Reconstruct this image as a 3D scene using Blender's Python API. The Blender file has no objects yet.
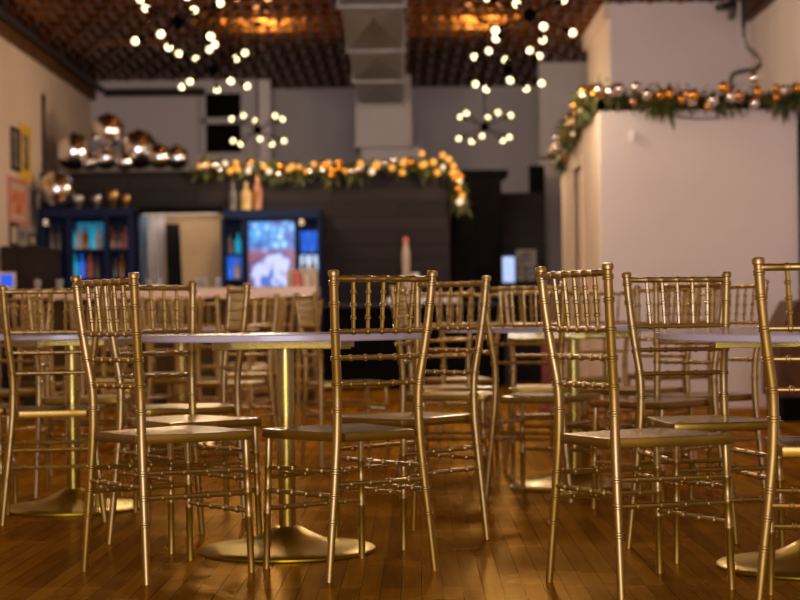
import bpy, bmesh, math, random
from math import sin, cos, pi, radians
from mathutils import Vector, Matrix
random.seed(7)
scene = bpy.context.scene
C = scene.collection

# ---------------------------------------------------------------- camera
F_PX, HOR, ROLL, CAM_H = 1757.5, 317.8, 0.0121, 0.783
cam_data = bpy.data.cameras.new('camera')
cam_data.sensor_width = 36.0
cam_data.lens = F_PX / 800 * 36
cam_data.shift_y = (HOR - 300) / 800
cam_data.clip_end = 100
cam_data.dof.use_dof = True
cam_data.dof.focus_distance = 5.15
cam_data.dof.aperture_fstop = 3.3
cam = bpy.data.objects.new('camera', cam_data)
C.objects.link(cam)
cr, sr = cos(ROLL), sin(ROLL)
cam.matrix_world = Matrix(((cr, sr, 0, 0), (0, 0, -1, 0), (-sr, cr, 0, CAM_H), (0, 0, 0, 1)))
scene.camera = cam

# ---------------------------------------------------------------- world, daylight, exposure
w = bpy.data.worlds.new('world'); scene.world = w; w.use_nodes = True
bg = w.node_tree.nodes['Background']
bg.inputs['Color'].default_value = (0.62, 0.66, 0.9, 1)
bg.inputs['Strength'].default_value = 0.10
def area(name, loc, rot, sx, sy, energy, color):
    l = bpy.data.lights.new(name, 'AREA'); l.shape = 'RECTANGLE'; l.size = sx; l.size_y = sy
    l.energy = energy; l.color = color
    o = bpy.data.objects.new(name, l); o.location = loc; o.rotation_euler = rot; C.objects.link(o)
    return o
# the shop window in the front wall, behind the camera
area('shop_window_daylight', (-0.2, -3.0, 1.75), (radians(90), 0, 0), 5.0, 2.3, 520, (0.80, 0.80, 1.0))
scene.view_settings.view_transform = 'Standard'
scene.view_settings.look = 'None'
scene.view_settings.exposure = 0.0
scene.view_settings.gamma = 1.0
scene.view_settings.use_curve_mapping = False
scene.cycles.use_denoising = True
scene.cycles.max_bounces = 6
scene.cycles.sample_clamp_indirect = 6.0

# ---------------------------------------------------------------- helpers
def at(px, py, Y):
    """world point at depth Y seen at photo pixel (px, py)"""
    a, b = px - 400, py - 300
    u = a * cr - b * sr
    v = a * sr + b * cr
    return Vector((u * Y / F_PX, Y, CAM_H - (v - (HOR - 300)) * Y / F_PX))

def mat(name, color, rough=0.5, metal=0.0, emit=None, estr=0.0, spec=0.5, coat=0.0, trans=0.0):
    m = bpy.data.materials.new(name); m.use_nodes = True
    b = m.node_tree.nodes['Principled BSDF']
    b.inputs['Base Color'].default_value = (*color, 1)
    b.inputs['Roughness'].default_value = rough
    b.inputs['Metallic'].default_value = metal
    b.inputs['Specular IOR Level'].default_value = spec
    b.inputs['Coat Weight'].default_value = coat
    b.inputs['Transmission Weight'].default_value = trans
    if emit:
        b.inputs['Emission Color'].default_value = (*emit, 1)
        b.inputs['Emission Strength'].default_value = estr
    return m

def N(m, kind, **kw):
    n = m.node_tree.nodes.new(kind)
    for k, v in kw.items(): setattr(n, k, v)
    return n

def noisy(m, scale, c1, c2, detail=4, bump=0.0, stretch=(1, 1, 1), lo=0.35, hi=0.65, rough=None):
    """mottle a material's colour (and bump) with noise in object space"""
    t = m.node_tree; b = t.nodes['Principled BSDF']
    tc = N(m, 'ShaderNodeTexCoord'); mp = N(m, 'ShaderNodeMapping'); mp.inputs['Scale'].default_value = stretch
    t.links.new(tc.outputs['Object'], mp.inputs['Vector'])
    nz = N(m, 'ShaderNodeTexNoise'); nz.inputs['Scale'].default_value = scale; nz.inputs['Detail'].default_value = detail
    t.links.new(mp.outputs['Vector'], nz.inputs['Vector'])
    r = N(m, 'ShaderNodeValToRGB')
    r.color_ramp.elements[0].position = lo; r.color_ramp.elements[1].position = hi
    r.color_ramp.elements[0].color = (*c1, 1); r.color_ramp.elements[1].color = (*c2, 1)
    t.links.new(nz.outputs['Fac'], r.inputs['Fac']); t.links.new(r.outputs['Color'], b.inputs['Base Color'])
    if bump:
        bp = N(m, 'ShaderNodeBump'); bp.inputs['Strength'].default_value = bump; bp.inputs['Distance'].default_value = 0.01
        t.links.new(nz.outputs['Fac'], bp.inputs['Height']); t.links.new(bp.outputs['Normal'], b.inputs['Normal'])
    if rough:
        mr = N(m, 'ShaderNodeMapRange'); mr.inputs['To Min'].default_value = rough[0]; mr.inputs['To Max'].default_value = rough[1]
        t.links.new(nz.outputs['Fac'], mr.inputs['Value']); t.links.new(mr.outputs['Result'], b.inputs['Roughness'])
    return m

def link_mesh(name, bm, m, parent=None, smooth=True, loc=None):
    me = bpy.data.meshes.new(name)
    bmesh.ops.recalc_face_normals(bm, faces=bm.faces[:])
    if smooth:
        for f in bm.faces: f.smooth = True
        for e in bm.edges:
            if len(e.link_faces) == 2 and e.calc_face_angle(0) > 0.7: e.smooth = False
    bm.to_mesh(me); bm.free()
    for x in (m if isinstance(m, (list, tuple)) else [m]): me.materials.append(x)
    o = bpy.data.objects.new(name, me); C.objects.link(o)
    if parent: o.parent = parent
    if loc is not None: o.location = loc
    return o

def tag(o, label, cat, group=None):
    o['label'] = label; o['category'] = cat
    if group: o['group'] = group
    return o
def thing(name, label, cat, loc=(0, 0, 0), rz=0.0, group=None):
    o = bpy.data.objects.new(name, None); C.objects.link(o); o.empty_display_size = 0.1
    o.location = loc; o.rotation_euler = (0, 0, rz)
    return tag(o, label, cat, group)
def struct(name, bm, m, parent=None, smooth=False):
    o = link_mesh(name, bm, m, parent, smooth)
    if not parent: o['kind'] = 'structure'
    return o
def dup(root, loc, rz, label=None):
    r = root.copy(); C.objects.link(r); r.location = loc; r.rotation_euler = (0, 0, rz)
    if label: r['label'] = label
    for ch in list(root.children):
        c = ch.copy(); C.objects.link(c); c.parent = r
        for g in ch.children:
            d = g.copy(); C.objects.link(d); d.parent = c
    return r

def box(bm, x0, x1, y0, y1, z0, z1, bevel=0.0, mi=0):
    r = bmesh.ops.create_cube(bm, size=1.0)
    vs = r['verts']
    for v in vs:
        v.co = Vector(((x0 + x1) / 2 + v.co.x * (x1 - x0), (y0 + y1) / 2 + v.co.y * (y1 - y0), (z0 + z1) / 2 + v.co.z * (z1 - z0)))
    fs = {f for v in vs for f in v.link_faces}
    for f in fs: f.material_index = mi
    if bevel:
        es = list({e for f in fs for e in f.edges})
        bmesh.ops.bevel(bm, geom=es, offset=bevel, segments=2, affect='EDGES', profile=0.7)
    return bm
def B(*a, **k):
    return box(bmesh.new(), *a, **k)

def sweep(bm, pts, radii, seg=10, cap=True):
    """tube through pts with a radius at each"""
    pts = [Vector(p) for p in pts]; rings = []
    n = len(pts)
    d0 = (pts[1] - pts[0]).normalized()
    ref = Vector((1, 0, 0)) if abs(d0.x) < 0.8 else Vector((0, 1, 0))
    for i, p in enumerate(pts):
        d = (pts[min(i + 1, n - 1)] - pts[max(i - 1, 0)]).normalized()
        a = d.cross(ref).normalized(); b = d.cross(a)
        r = radii[i] if isinstance(radii, (list, tuple)) else radii
        rings.append([bm.verts.new(p + (a * cos(2 * pi * k / seg) + b * sin(2 * pi * k / seg)) * r) for k in range(seg)])
    for i in range(n - 1):
        for k in range(seg):
            bm.faces.new((rings[i][k], rings[i][(k + 1) % seg], rings[i + 1][(k + 1) % seg], rings[i + 1][k]))
    if cap:
        bm.faces.new(list(reversed(rings[0]))); bm.faces.new(rings[-1])
    return bm

def dowel(bm, p, q, r, beads=(), br=1.28, bw=0.0035, taper=0.0, seg=10):
    """turned dowel from p to q with bamboo rings at the given fractions"""
    p, q = Vector(p), Vector(q); L = (q - p).length
    st = [(0.0, r * (1 - taper)), (0.5, r), (1.0, r * (1 - taper))]
    base = lambda t: r * (1 - taper * abs(2 * t - 1))
    for t in beads:
        e = bw / L
        st += [(t - 2.2 * e, base(t)), (t - 1.2 * e, base(t) * br), (t - 0.25 * e, base(t) * br), (t, base(t) * 1.08),
               (t + 0.25 * e, base(t) * br), (t + 1.2 * e, base(t) * br), (t + 2.2 * e, base(t))]
    st = sorted(s for s in st if 0 <= s[0] <= 1)
    out = [st[0]]
    for s in st[1:]:
        if s[0] - out[-1][0] > 1e-5: out.append(s)
    return sweep(bm, [p.lerp(q, t) for t, _ in out], [x for _, x in out], seg)

def lathe(bm, prof, seg=32, center=(0, 0, 0)):
    cx, cy, cz = center; rings = []
    for r, z in prof:
        if r < 1e-6: rings.append([bm.verts.new((cx, cy, cz + z))])
        else: rings.append([bm.verts.new((cx + r * cos(2 * pi * k / seg), cy + r * sin(2 * pi * k / seg), cz + z)) for k in range(seg)])
    for a, b in zip(rings, rings[1:]):
        for k in range(seg):
            j = (k + 1) % seg
            if len(a) == 1 and len(b) > 1: bm.faces.new((a[0], b[k], b[j]))
            elif len(b) == 1 and len(a) > 1: bm.faces.new((a[k], a[j], b[0]))
            elif len(a) > 1: bm.faces.new((a[k], a[j], b[j], b[k]))
    return bm

def ball(bm, c, r, u=14, v=9):
    m = Matrix.Translation(Vector(c))
    bmesh.ops.create_uvsphere(bm, u_segments=u, v_segments=v, radius=r, matrix=m)
    return bm

def interp(tab, z):
    for (z0, a), (z1, b) in zip(tab, tab[1:]):
        if z <= z1:
            t = (z - z0) / (z1 - z0); return a + (b - a) * t
    return tab[-1][1]

# ---------------------------------------------------------------- materials
M = {}
M['gold'] = noisy(mat('gold_paint', (0.40, 0.22, 0.009), 0.45, 0.92, coat=1.0), 9, (0.37, 0.20, 0.007), (0.43, 0.245, 0.011), 3)
M['gold'].node_tree.nodes['Principled BSDF'].inputs['Coat Roughness'].default_value = 0.30
M['gold'].node_tree.nodes['Principled BSDF'].inputs['Coat IOR'].default_value = 1.7
M['seat'] = noisy(mat('gold_seat', (0.28, 0.15, 0.008), 0.38, 0.88, coat=0.4), 7, (0.25, 0.135, 0.006), (0.31, 0.17, 0.010), 3)
M['brass'] = noisy(mat('brass', (0.48, 0.36, 0.06), 0.2, 1.0, coat=1.0), 6, (0.45, 0.335, 0.05), (0.52, 0.39, 0.07), 3, rough=(0.2, 0.34))
M['brass'].node_tree.nodes['Principled BSDF'].inputs['Coat Roughness'].default_value = 0.08
M['brass'].node_tree.nodes['Principled BSDF'].inputs['Coat IOR'].default_value = 1.8
M['satin_brass'] = noisy(mat('satin_brass', (0.48, 0.33, 0.012), 0.36, 1.0, coat=.1), 5, (0.44, 0.30, 0.010), (0.52, 0.36, 0.016), 3, rough=(0.30, 0.44))
M['tabletop'] = noisy(mat('table_laminate', (0.62, 0.55, 0.55), 0.2, spec=.5), 3, (0.54, 0.45, 0.44), (0.59, 0.495, 0.485), 2)
M['black_metal'] = noisy(mat('black_metal', (0.01, 0.009, 0.009), 0.5, 0.0, spec=.3), 20, (0.008, 0.007, 0.007), (0.014, 0.012, 0.012))
M['lamp_black'] = mat('matt_lamp_black', (0.0012, 0.0011, 0.0011), 0.9, spec=0.0)
M['bulb'] = mat('lit_bulb', (0.6, 0.5, 0.3), 0.3, emit=(1.0, 0.80, 0.42), estr=2.6)
M['fairy'] = mat('lit_fairy_bulb', (.2, 0.08, 0.02), 0.3, emit=(1.0, 0.42, 0.06), estr=1.1)
M['fairy_white'] = mat('lit_white_fairy_bulb', (.3, 0.25, 0.2), 0.3, emit=(1.0, 0.72, 0.45), estr=1.1)
M['gold_ball'] = noisy(mat('gold_ornament', (0.75, 0.33, 0.05), 0.22, 1.0), 8, (0.72, 0.30, 0.04), (0.8, 0.38, 0.07))
M['silver_ball'] = noisy(mat('silver_ornament', (0.8, 0.76, 0.74), 0.2, 1.0), 8, (0.76, 0.7, 0.68), (0.85, 0.8, 0.78))
M['copper_ball'] = noisy(mat('copper_ornament', (0.62, 0.3, 0.16), 0.25, 1.0), 8, (0.58, 0.27, 0.14), (0.66, 0.34, 0.19))
M['old_gold'] = noisy(mat('old_gold', (0.32, 0.19, 0.07), 0.3, 0.9), 8, (0.28, 0.16, 0.055), (0.36, 0.22, 0.09))
M['old_silver'] = noisy(mat('old_silver', (0.4, 0.36, 0.34), 0.3, 0.9), 8, (0.3, 0.27, 0.25), (0.46, 0.42, 0.4))
M['leaf'] = noisy(mat('pine_leaf', (0.06, 0.075, 0.012), 0.6), 12, (0.022, 0.036, 0.007), (0.13, 0.125, 0.014))
M['mirror'] = noisy(mat('mirror_facet', (0.85, 0.83, 0.83), 0.09, 1.0), 25, (0.8, 0.78, 0.79), (0.95, 0.93, 0.94), rough=(0.10, 0.22))
M['navy'] = noisy(mat('navy_paint', (0.007, 0.014, 0.05), 0.6, spec=.15), 6, (0.006, 0.012, 0.045), (0.008, 0.016, 0.058))
M['black'] = noisy(mat('black_paint', (0.003, 0.0026, 0.0026), 0.8, spec=.05), 6, (0.002, 0.0018, 0.0018), (0.004, 0.0034, 0.0034))
M['beige'] = noisy(mat('beige_paint', (0.45, 0.30, 0.15), 0.6), 4, (0.42, 0.28, 0.14), (0.48, 0.32, 0.165))
M['whitecloth'] = noisy(mat('white_cloth', (0.75, 0.72, 0.74), 0.85), 9, (0.70, 0.67, 0.70), (0.8, 0.77, 0.78))
M['bluecloth'] = noisy(mat('pale_blue_cloth', (0.22, 0.32, 0.5), 0.85), 9, (0.18, 0.28, 0.46), (0.3, 0.4, 0.56))
M['blackcloth'] = noisy(mat('black_cloth', (0.006, 0.006, 0.007), 0.9), 9, (0.004, 0.004, 0.005), (0.01, 0.009, 0.01))
M['galv'] = noisy(mat('galvanized_steel', (0.15, 0.13, 0.115), 0.4, 0.8), 5, (0.125, 0.108, 0.094), (0.17, 0.148, 0.13))
M['darkwood'] = noisy(mat('dark_brown_wood', (0.02, 0.01, 0.005), 0.6, spec=.2), 5, (0.014, 0.007, 0.004), (0.028, 0.014, 0.006), stretch=(1, 0.2, 6))
M['midwood'] = noisy(mat('brown_wood', (0.09, 0.032, 0.008), 0.6, spec=.2), 5, (0.065, 0.023, 0.006), (0.11, 0.042, 0.011), stretch=(6, 1, 1))
M['slat'] = noisy(mat('golden_brown_slats', (0.06, 0.032, 0.006), 0.6, spec=.15), 5, (0.038, 0.019, 0.0035), (0.075, 0.042, 0.008), stretch=(14, 1, 0.6))
M['counter'] = noisy(mat('pale_bar_counter', (0.62, 0.43, 0.30), 0.3), 4, (0.58, 0.40, 0.28), (0.66, 0.47, 0.33))
M['redbrown'] = noisy(mat('brick_red_paint', (0.20, 0.03, 0.012), 0.55), 5, (0.17, 0.025, 0.01), (0.24, 0.04, 0.016))
M['cream'] = noisy(mat('cream_plastic', (0.6, 0.5, 0.42), 0.4), 5, (0.56, 0.47, 0.39), (0.64, 0.53, 0.45))
M['pink'] = noisy(mat('pink_red_plastic', (0.55, 0.14, 0.11), 0.4), 5, (0.5, 0.12, 0.09), (0.6, 0.16, 0.13))
M['glass'] = mat('clear_glass', (0.9, 0.92, 0.95), 0.05, trans=0.85)
M['amber'] = noisy(mat('amber_bottle', (0.25, 0.09, 0.03), 0.15, spec=0.8), 6, (0.2, 0.06, 0.02), (0.34, 0.14, 0.05))
M['yellowbottle'] = noisy(mat('pale_yellow_bottle', (0.45, 0.3, 0.1), 0.2), 6, (0.3, 0.2, 0.09), (0.6, 0.42, 0.14))
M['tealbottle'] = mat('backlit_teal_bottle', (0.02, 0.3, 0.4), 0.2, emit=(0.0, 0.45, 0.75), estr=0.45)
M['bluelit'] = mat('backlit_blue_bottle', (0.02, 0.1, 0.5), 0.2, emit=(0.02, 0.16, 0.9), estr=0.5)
M['greybottle'] = noisy(mat('grey_glass_bottle', (0.10, 0.09, 0.09), 0.15), 6, (0.07, 0.06, 0.06), (0.15, 0.13, 0.12))
M['yellow_frame'] = noisy(mat('yellow_frame', (0.65, 0.38, 0.01), 0.5), 6, (0.6, 0.34, 0.01), (0.7, 0.42, 0.015))
M['pink_frame'] = noisy(mat('pink_frame', (0.5, 0.15, 0.13), 0.5), 6, (0.45, 0.13, 0.11), (0.55, 0.17, 0.15))
M['paper'] = noisy(mat('pale_paper', (0.45, 0.36, 0.28), 0.7), 6, (0.40, 0.32, 0.25), (0.5, 0.4, 0.31))
M['orangeprint'] = noisy(mat('orange_red_print', (0.5, 0.12, 0.04), 0.7), 9, (0.42, 0.05, 0.02), (0.6, 0.32, 0.14))
M['greyprint'] = noisy(mat('grey_print', (0.12, 0.10, 0.09), 0.5), 9, (0.05, 0.04, 0.045), (0.22, 0.18, 0.16))
M['greyframe'] = noisy(mat('grey_frame', (0.30, 0.26, 0.23), 0.5), 9, (0.27, 0.23, 0.2), (0.33, 0.29, 0.26))

def plaster(name, c1, c2, scale=1.6, bump=0.12):
    m = noisy(mat(name, c1, 0.75, spec=0.25), scale, c1, c2, 5, lo=0.25, hi=0.75)
    t = m.node_tree; b = t.nodes['Principled BSDF']
    tc = N(m, 'ShaderNodeTexCoord')
    n2 = N(m, 'ShaderNodeTexNoise'); n2.inputs['Scale'].default_value = 45
    bp = N(m, 'ShaderNodeBump'); bp.inputs['Strength'].default_value = bump; bp.inputs['Distance'].default_value = 0.01
    t.links.new(tc.outputs['Object'], n2.inputs['Vector']); t.links.new(n2.outputs['Fac'], bp.inputs['Height']); t.links.new(bp.outputs['Normal'], b.inputs['Normal'])
    return m
M['wall'] = plaster('warm_white_paint', (0.58, 0.45, 0.36), (0.64, 0.50, 0.40))
M['wall_pink'] = plaster('pale_pink_grey_paint', (0.66, 0.575, 0.55), (0.71, 0.62, 0.59))
M['wall_lilac'] = plaster('lilac_grey_paint', (0.60, 0.53, 0.56), (0.65, 0.57, 0.60))
M['wall_grey'] = plaster('grey_paint', (0.42, 0.38, 0.395), (0.48, 0.43, 0.445))

def floor_material():
    m = mat('strip_floor', (0.2, 0.09, 0.02), 0.3, coat=0.10, spec=.2); t = m.node_tree; b = t.nodes['Principled BSDF']
    b.inputs['Coat Roughness'].default_value = 0.08
    tc = N(m, 'ShaderNodeTexCoord'); mp = N(m, 'ShaderNodeMapping')
    mp.inputs['Rotation'].default_value = (0, 0, radians(90.6))
    t.links.new(tc.outputs['Object'], mp.inputs['Vector'])
    br = N(m, 'ShaderNodeTexBrick'); br.offset = 0.37; br.offset_frequency = 3
    for k, v in (('Scale', 1.0), ('Mortar Size', 0.0016), ('Mortar Smooth', 0.1), ('Bias', 0.0), ('Brick Width', 1.7), ('Row Height', 0.059)):
        br.inputs[k].default_value = v
    br.inputs['Color1'].default_value = (0.0, 0, 0, 1); br.inputs['Color2'].default_value = (1, 1, 1, 1); br.inputs['Mortar'].default_value = (0.5, 0.5, 0.5, 1)
    t.links.new(mp.outputs['Vector'], br.inputs['Vector'])
    # grain along the boards and wear patches
    m2 = N(m, 'ShaderNodeMapping'); m2.inputs['Scale'].default_value = (26, 1.6, 1)
    t.links.new(tc.outputs['Object'], m2.inputs['Vector'])
    gr = N(m, 'ShaderNodeTexNoise'); gr.inputs['Scale'].default_value = 1.5; gr.inputs['Detail'].default_value = 6
    t.links.new(m2.outputs['Vector'], gr.inputs['Vector'])
    we = N(m, 'ShaderNodeTexNoise'); we.inputs['Scale'].default_value = 2.2; we.inputs['Detail'].default_value = 5
    t.links.new(tc.outputs['Object'], we.inputs['Vector'])
    a1 = N(m, 'ShaderNodeMath', operation='MULTIPLY'); a1.inputs[1].default_value = 0.30
    t.links.new(br.outputs['Color'], a1.inputs[0])
    a2 = N(m, 'ShaderNodeMath', operation='MULTIPLY_ADD'); a2.inputs[1].default_value = 0.35
    t.links.new(gr.outputs['Fac'], a2.inputs[0]); t.links.new(a1.outputs[0], a2.inputs[2])
    a3 = N(m, 'ShaderNodeMath', operation='MULTIPLY_ADD'); a3.inputs[1].default_value = 0.45
    t.links.new(we.outputs['Fac'], a3.inputs[0]); t.links.new(a2.outputs[0], a3.inputs[2])
    rp = N(m, 'ShaderNodeValToRGB')
    e = rp.color_ramp.elements
    e[0].position = 0.28; e[0].color = (0.095, 0.032, 0.0015, 1)
    e[1].position = 0.85; e[1].color = (0.35, 0.155, 0.006, 1)
    x = rp.color_ramp.elements.new(0.55); x.color = (0.205, 0.078, 0.003, 1)
    t.links.new(a3.outputs[0], rp.inputs['Fac'])
    mx = N(m, 'ShaderNodeMixRGB'); mx.inputs['Color2'].default_value = (0.018, 0.007, 0.003, 1)
    t.links.new(br.outputs['Fac'], mx.inputs['Fac']); t.links.new(rp.outputs['Color'], mx.inputs['Color1'])
    t.links.new(mx.outputs['Color'], b.inputs['Base Color'])
    mr = N(m, 'ShaderNodeMapRange'); mr.inputs['To Min'].default_value = 0.16; mr.inputs['To Max'].default_value = 0.36
    t.links.new(we.outputs['Fac'], mr.inputs['Value']); t.links.new(mr.outputs['Result'], b.inputs['Roughness'])
    bp = N(m, 'ShaderNodeBump'); bp.inputs['Strength'].default_value = 0.25; bp.inputs['Distance'].default_value = 0.004; bp.invert = True
    t.links.new(br.outputs['Fac'], bp.inputs['Height'])
    b2 = N(m, 'ShaderNodeBump'); b2.inputs['Strength'].default_value = 0.12; b2.inputs['Distance'].default_value = 0.01
    t.links.new(we.outputs['Fac'], b2.inputs['Height']); t.links.new(bp.outputs['Normal'], b2.inputs['Normal'])
    # waxed wood: a diffuse body and a thin warm gloss
    df = N(m, 'ShaderNodeBsdfDiffuse'); gl = N(m, 'ShaderNodeBsdfGlossy'); ms = N(m, 'ShaderNodeMixShader')
    gl.inputs['Color'].default_value = (1.0, 0.60, 0.18, 1); ms.inputs['Fac'].default_value = 0.15
    t.links.new(mx.outputs['Color'], df.inputs['Color']); t.links.new(mr.outputs['Result'], gl.inputs['Roughness'])
    t.links.new(b2.outputs['Normal'], df.inputs['Normal']); t.links.new(b2.outputs['Normal'], gl.inputs['Normal'])
    t.links.new(df.outputs[0], ms.inputs[1]); t.links.new(gl.outputs[0], ms.inputs[2])
    t.links.new(ms.outputs[0], t.nodes['Material Output'].inputs['Surface'])
    return m
M['floor'] = floor_material()

M['tin'] = noisy(mat('copper_tin_tiles', (0.22, 0.085, 0.016), 0.25, 1.0), 1.3, (0.17, 0.06, 0.010), (0.26, 0.105, 0.020), rough=(.2, .3))

def shiplap_material():
    m = mat('dark_shiplap', (0.03, 0.025, 0.026), 0.7, spec=.12); t = m.node_tree; b = t.nodes['Principled BSDF']
    tc = N(m, 'ShaderNodeTexCoord'); mp = N(m, 'ShaderNodeMapping'); mp.inputs['Rotation'].default_value = (radians(90), 0, 0)
    t.links.new(tc.outputs['Object'], mp.inputs['Vector'])
    br = N(m, 'ShaderNodeTexBrick')
    for k, v in (('Scale', 1.0), ('Mortar Size', 0.006), ('Brick Width', 1.5), ('Row Height', 0.16)): br.inputs[k].default_value = v
    br.inputs['Color1'].default_value = (0.014, 0.011, 0.012, 1); br.inputs['Color2'].default_value = (0.024, 0.0185, 0.020, 1); br.inputs['Mortar'].default_value = (0.006, 0.005, 0.005, 1)
    t.links.new(mp.outputs['Vector'], br.inputs['Vector']); t.links.new(br.outputs['Color'], b.inputs['Base Color'])
    return m
M['shiplap'] = shiplap_material()

# ---------------------------------------------------------------- the room
XL, XR, YB, ZC = -4.0, 3.56, 24.0, 3.93
struct('floor', B(XL - 0.2, XR + 0.2, -3.4, YB + 0.2, -0.1, 0.0), M['floor'])
bm = B(XL - 0.2, XR + 0.2, -3.4, YB + 0.2, ZC + .06, ZC + 0.16)
TS, TL = .305, .44
for i in range(25):
    for j in range(32):          # pressed tin panels: a raised border, a sunk field and a raised button
        cx, cy = XL + TS * (i + .5 * (j % 2)), 10.0 + TL * (j + .5)
        rings = []
        for k, z in ((.5, 0.0), (.45, 0.0), (.36, .045), (.26, .045), (.13, -.005), (.0, -.02)):
            if k: rings.append([bm.verts.new((cx + sx * k * TS, cy + sy * k * TL, ZC + z)) for sx, sy in ((-1, -1), (1, -1), (1, 1), (-1, 1))])
            else: rings.append(bm.verts.new((cx, cy, ZC + z)))
        for p, q in zip(rings, rings[1:]):
            for e in range(4):
                f = (e + 1) % 4
                bm.faces.new((p[e], p[f], q[f], q[e]) if isinstance(q, list) else (p[e], p[f], q))
struct('ceiling', bm, M['tin'])
struct('wall_left', B(XL - 0.15, XL, -3.4, YB + 0.2, 0, ZC), M['wall'])
struct('wall_right', B(XR, XR + 0.15, -3.4, YB + 0.2, 0, ZC), M['wall_pink'])
struct('wall_back', B(XL, XR, YB, YB + 0.15, 0, ZC), M['wall_grey'])
xnib = at(262, 110, 23.0).x
struct('wall_back_left', B(XL, xnib, 23.0, 23.2, 0, ZC), M['wall_grey'])
bm = B(xnib - 0.02, xnib + 0.12, 22.85, 23.0, 0, 3.9)
struct('trim_1', bm, M['wall_lilac'])
# cornices of brown wood under the ceiling along both side walls
struct('trim_2', B(XL, XL + 0.06, -3.4, 23.0, 3.67, ZC), M['midwood'])
struct('trim_3', B(XR - 0.06, XR, -3.4, 17.7, 3.72, ZC), M['midwood'])
# side room on the right: low partition, the taller wall behind it, and the pier further back
YP, XP, ZP = 14.6, 1.68, 2.60
struct('wall_partition_front', B(XP, 3.32, YP, YP + 0.12, 0, ZP), M['wall_pink'])
DY0, DY1, DZ = 16.0, 16.75, 2.16
bm = B(XP, XP + 0.12, YP + 0.12, DY0, 0, ZP)
box(bm, XP, XP + 0.12, DY1, 18.1, 0, ZP); box(bm, XP, XP + 0.12, DY0, DY1, DZ, ZP)
struct('wall_partition_side', bm, M['wall'])
d = struct('door_1', B(XP + 0.03, XP + 0.07, DY0, DY1, 0.01, DZ), M['wall'])
bm = B(XP - 0.02, XP + 0.02, DY0 - 0.07, DY0, 0, DZ + 0.07); box(bm, XP - 0.02, XP + 0.02, DY1, DY1 + 0.07, 0, DZ + 0.07); box(bm, XP - 0.02, XP + 0.02, DY0, DY1, DZ, DZ + 0.07)
link_mesh('door_frame', bm, M['wall'], d, False)
link_mesh('door_handle', ball(bmesh.new(), (XP - 0.01, DY0 + 0.08, 1.0), 0.028), M['brass'], d)
struct('ceiling_partition', B(XP, XR, YP, 17.7, ZP - 0.12, ZP), M['wall'])
struct('wall_upper_front', B(2.15, XR, 17.7, 17.85, ZP - 0.2, ZC), M['wall_lilac'])
struct('wall_upper_side', B(2.15, 2.27, 17.85, 19.8, 0, ZC), M['wall'])
struct('trim_4', B(2.09, 2.15, 17.72, 19.8, ZC - 0.16, ZC), M['wall'])
struct('wall_pier', B(at(540, 150, 21.8).x, XR, 21.8, 22.0, 0, ZC), M['wall_grey'])
# dark opening beyond the partition's right end
struct('door_2', B(3.325, XR, YP - 0.04, YP + 0.02, 0, 2.36), M['black'])

# dark window in the back wall
a, b_ = at(206, 94, 22.95), at(242, 152, 22.95)
wn = struct('window_1', B(a.x, b_.x, 22.93, 22.99, b_.z, a.z), M['black'])
zm = at(224, 121, 22.95).z
bm = B(a.x - 0.05, b_.x + 0.05, 22.9, 22.99, zm - 0.04, zm + 0.04)
box(bm, a.x - 0.06, a.x, 22.9, 22.99, b_.z, a.z + 0.05); box(bm, b_.x, b_.x + 0.06, 22.9, 22.99, b_.z, a.z + 0.05)
link_mesh('window_frame', bm, M['wall_grey'], wn, False)

# the wall behind the bar
YS = 19.6; ZS = 2.45
struct('wall_bar', B(XL, at(450, 250, YS).x, YS, YS + 0.6, 0, ZS), M['shiplap'])

# ---------------------------------------------------------------- chiavari chair
wtab = [(0, .1955), (.18, .177), (.265, .1675), (.335, .1606), (.42, .1525), (.50, .1497), (.56, .1500), (.60, .1525), (.67, .1615), (.75, .1702), (.83, .1770), (.93, .1830)]
ytab = [(0, -.014), (.18, -.0084), (.265, -.0054), (.335, -.0032), (.42, -.0005), (.50, 0), (.56, -.0012), (.60, -.0050), (.67, -.0141), (.75, -.0236), (.83, -.0315), (.93, -.0385)]
rtab = [(0, .0108), (.1, .0116), (.45, .0139), (.6, .0139), (.93, .0127)]
def post_bm(s):
    rings = [.175, .2535, .326, .51, .5855, .665, .744, .826, .889]
    st = {0: 1, .02: 1, .93: 1}
    zs = sorted(set([0, .004, .06, .12, .18, .225, .265, .30, .335, .38, .42, .46, .50, .54, .56, .60, .63, .70, .78, .86, .907]))
    prof = [(z, 1.0) for z in zs if all(abs(z - q) > .009 for q in rings)]
    for q in rings:
        prof += [(q - .0078, 1), (q - .0060, 1.27), (q - .0014, 1.27), (q, 1.0), (q + .0014, 1.27), (q + .0060, 1.27), (q + .0078, 1)]
    prof += [(.9085, 1.0), (.911, 1.3), (.923, 1.32), (.9265, 1.1), (.9275, .5)]
    prof = sorted(p for p in prof)
    def smooth(tab, z):
        return (interp(tab, max(0, z - .025)) + 2 * interp(tab, z) + interp(tab, min(.93, z + .025))) / 4 if .03 < z < .9 else interp(tab, z)
    pts = [(s * smooth(wtab, z), smooth(ytab, z), z) for z, _ in prof]
    rad = [interp(rtab, z) * k for z, k in prof]
    return sweep(bmesh.new(), pts, rad, 12)
FX0, FY0, FX1, FY1 = .1817, .3645, .174, .353
def fleg(s, z):
    t = z / .43
    return Vector((s * (FX0 + (FX1 - FX0) * t), FY0 + (FY1 - FY0) * t, z))
def bpost(s, z): return Vector((s * interp(wtab, z), interp(ytab, z), z))
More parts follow.
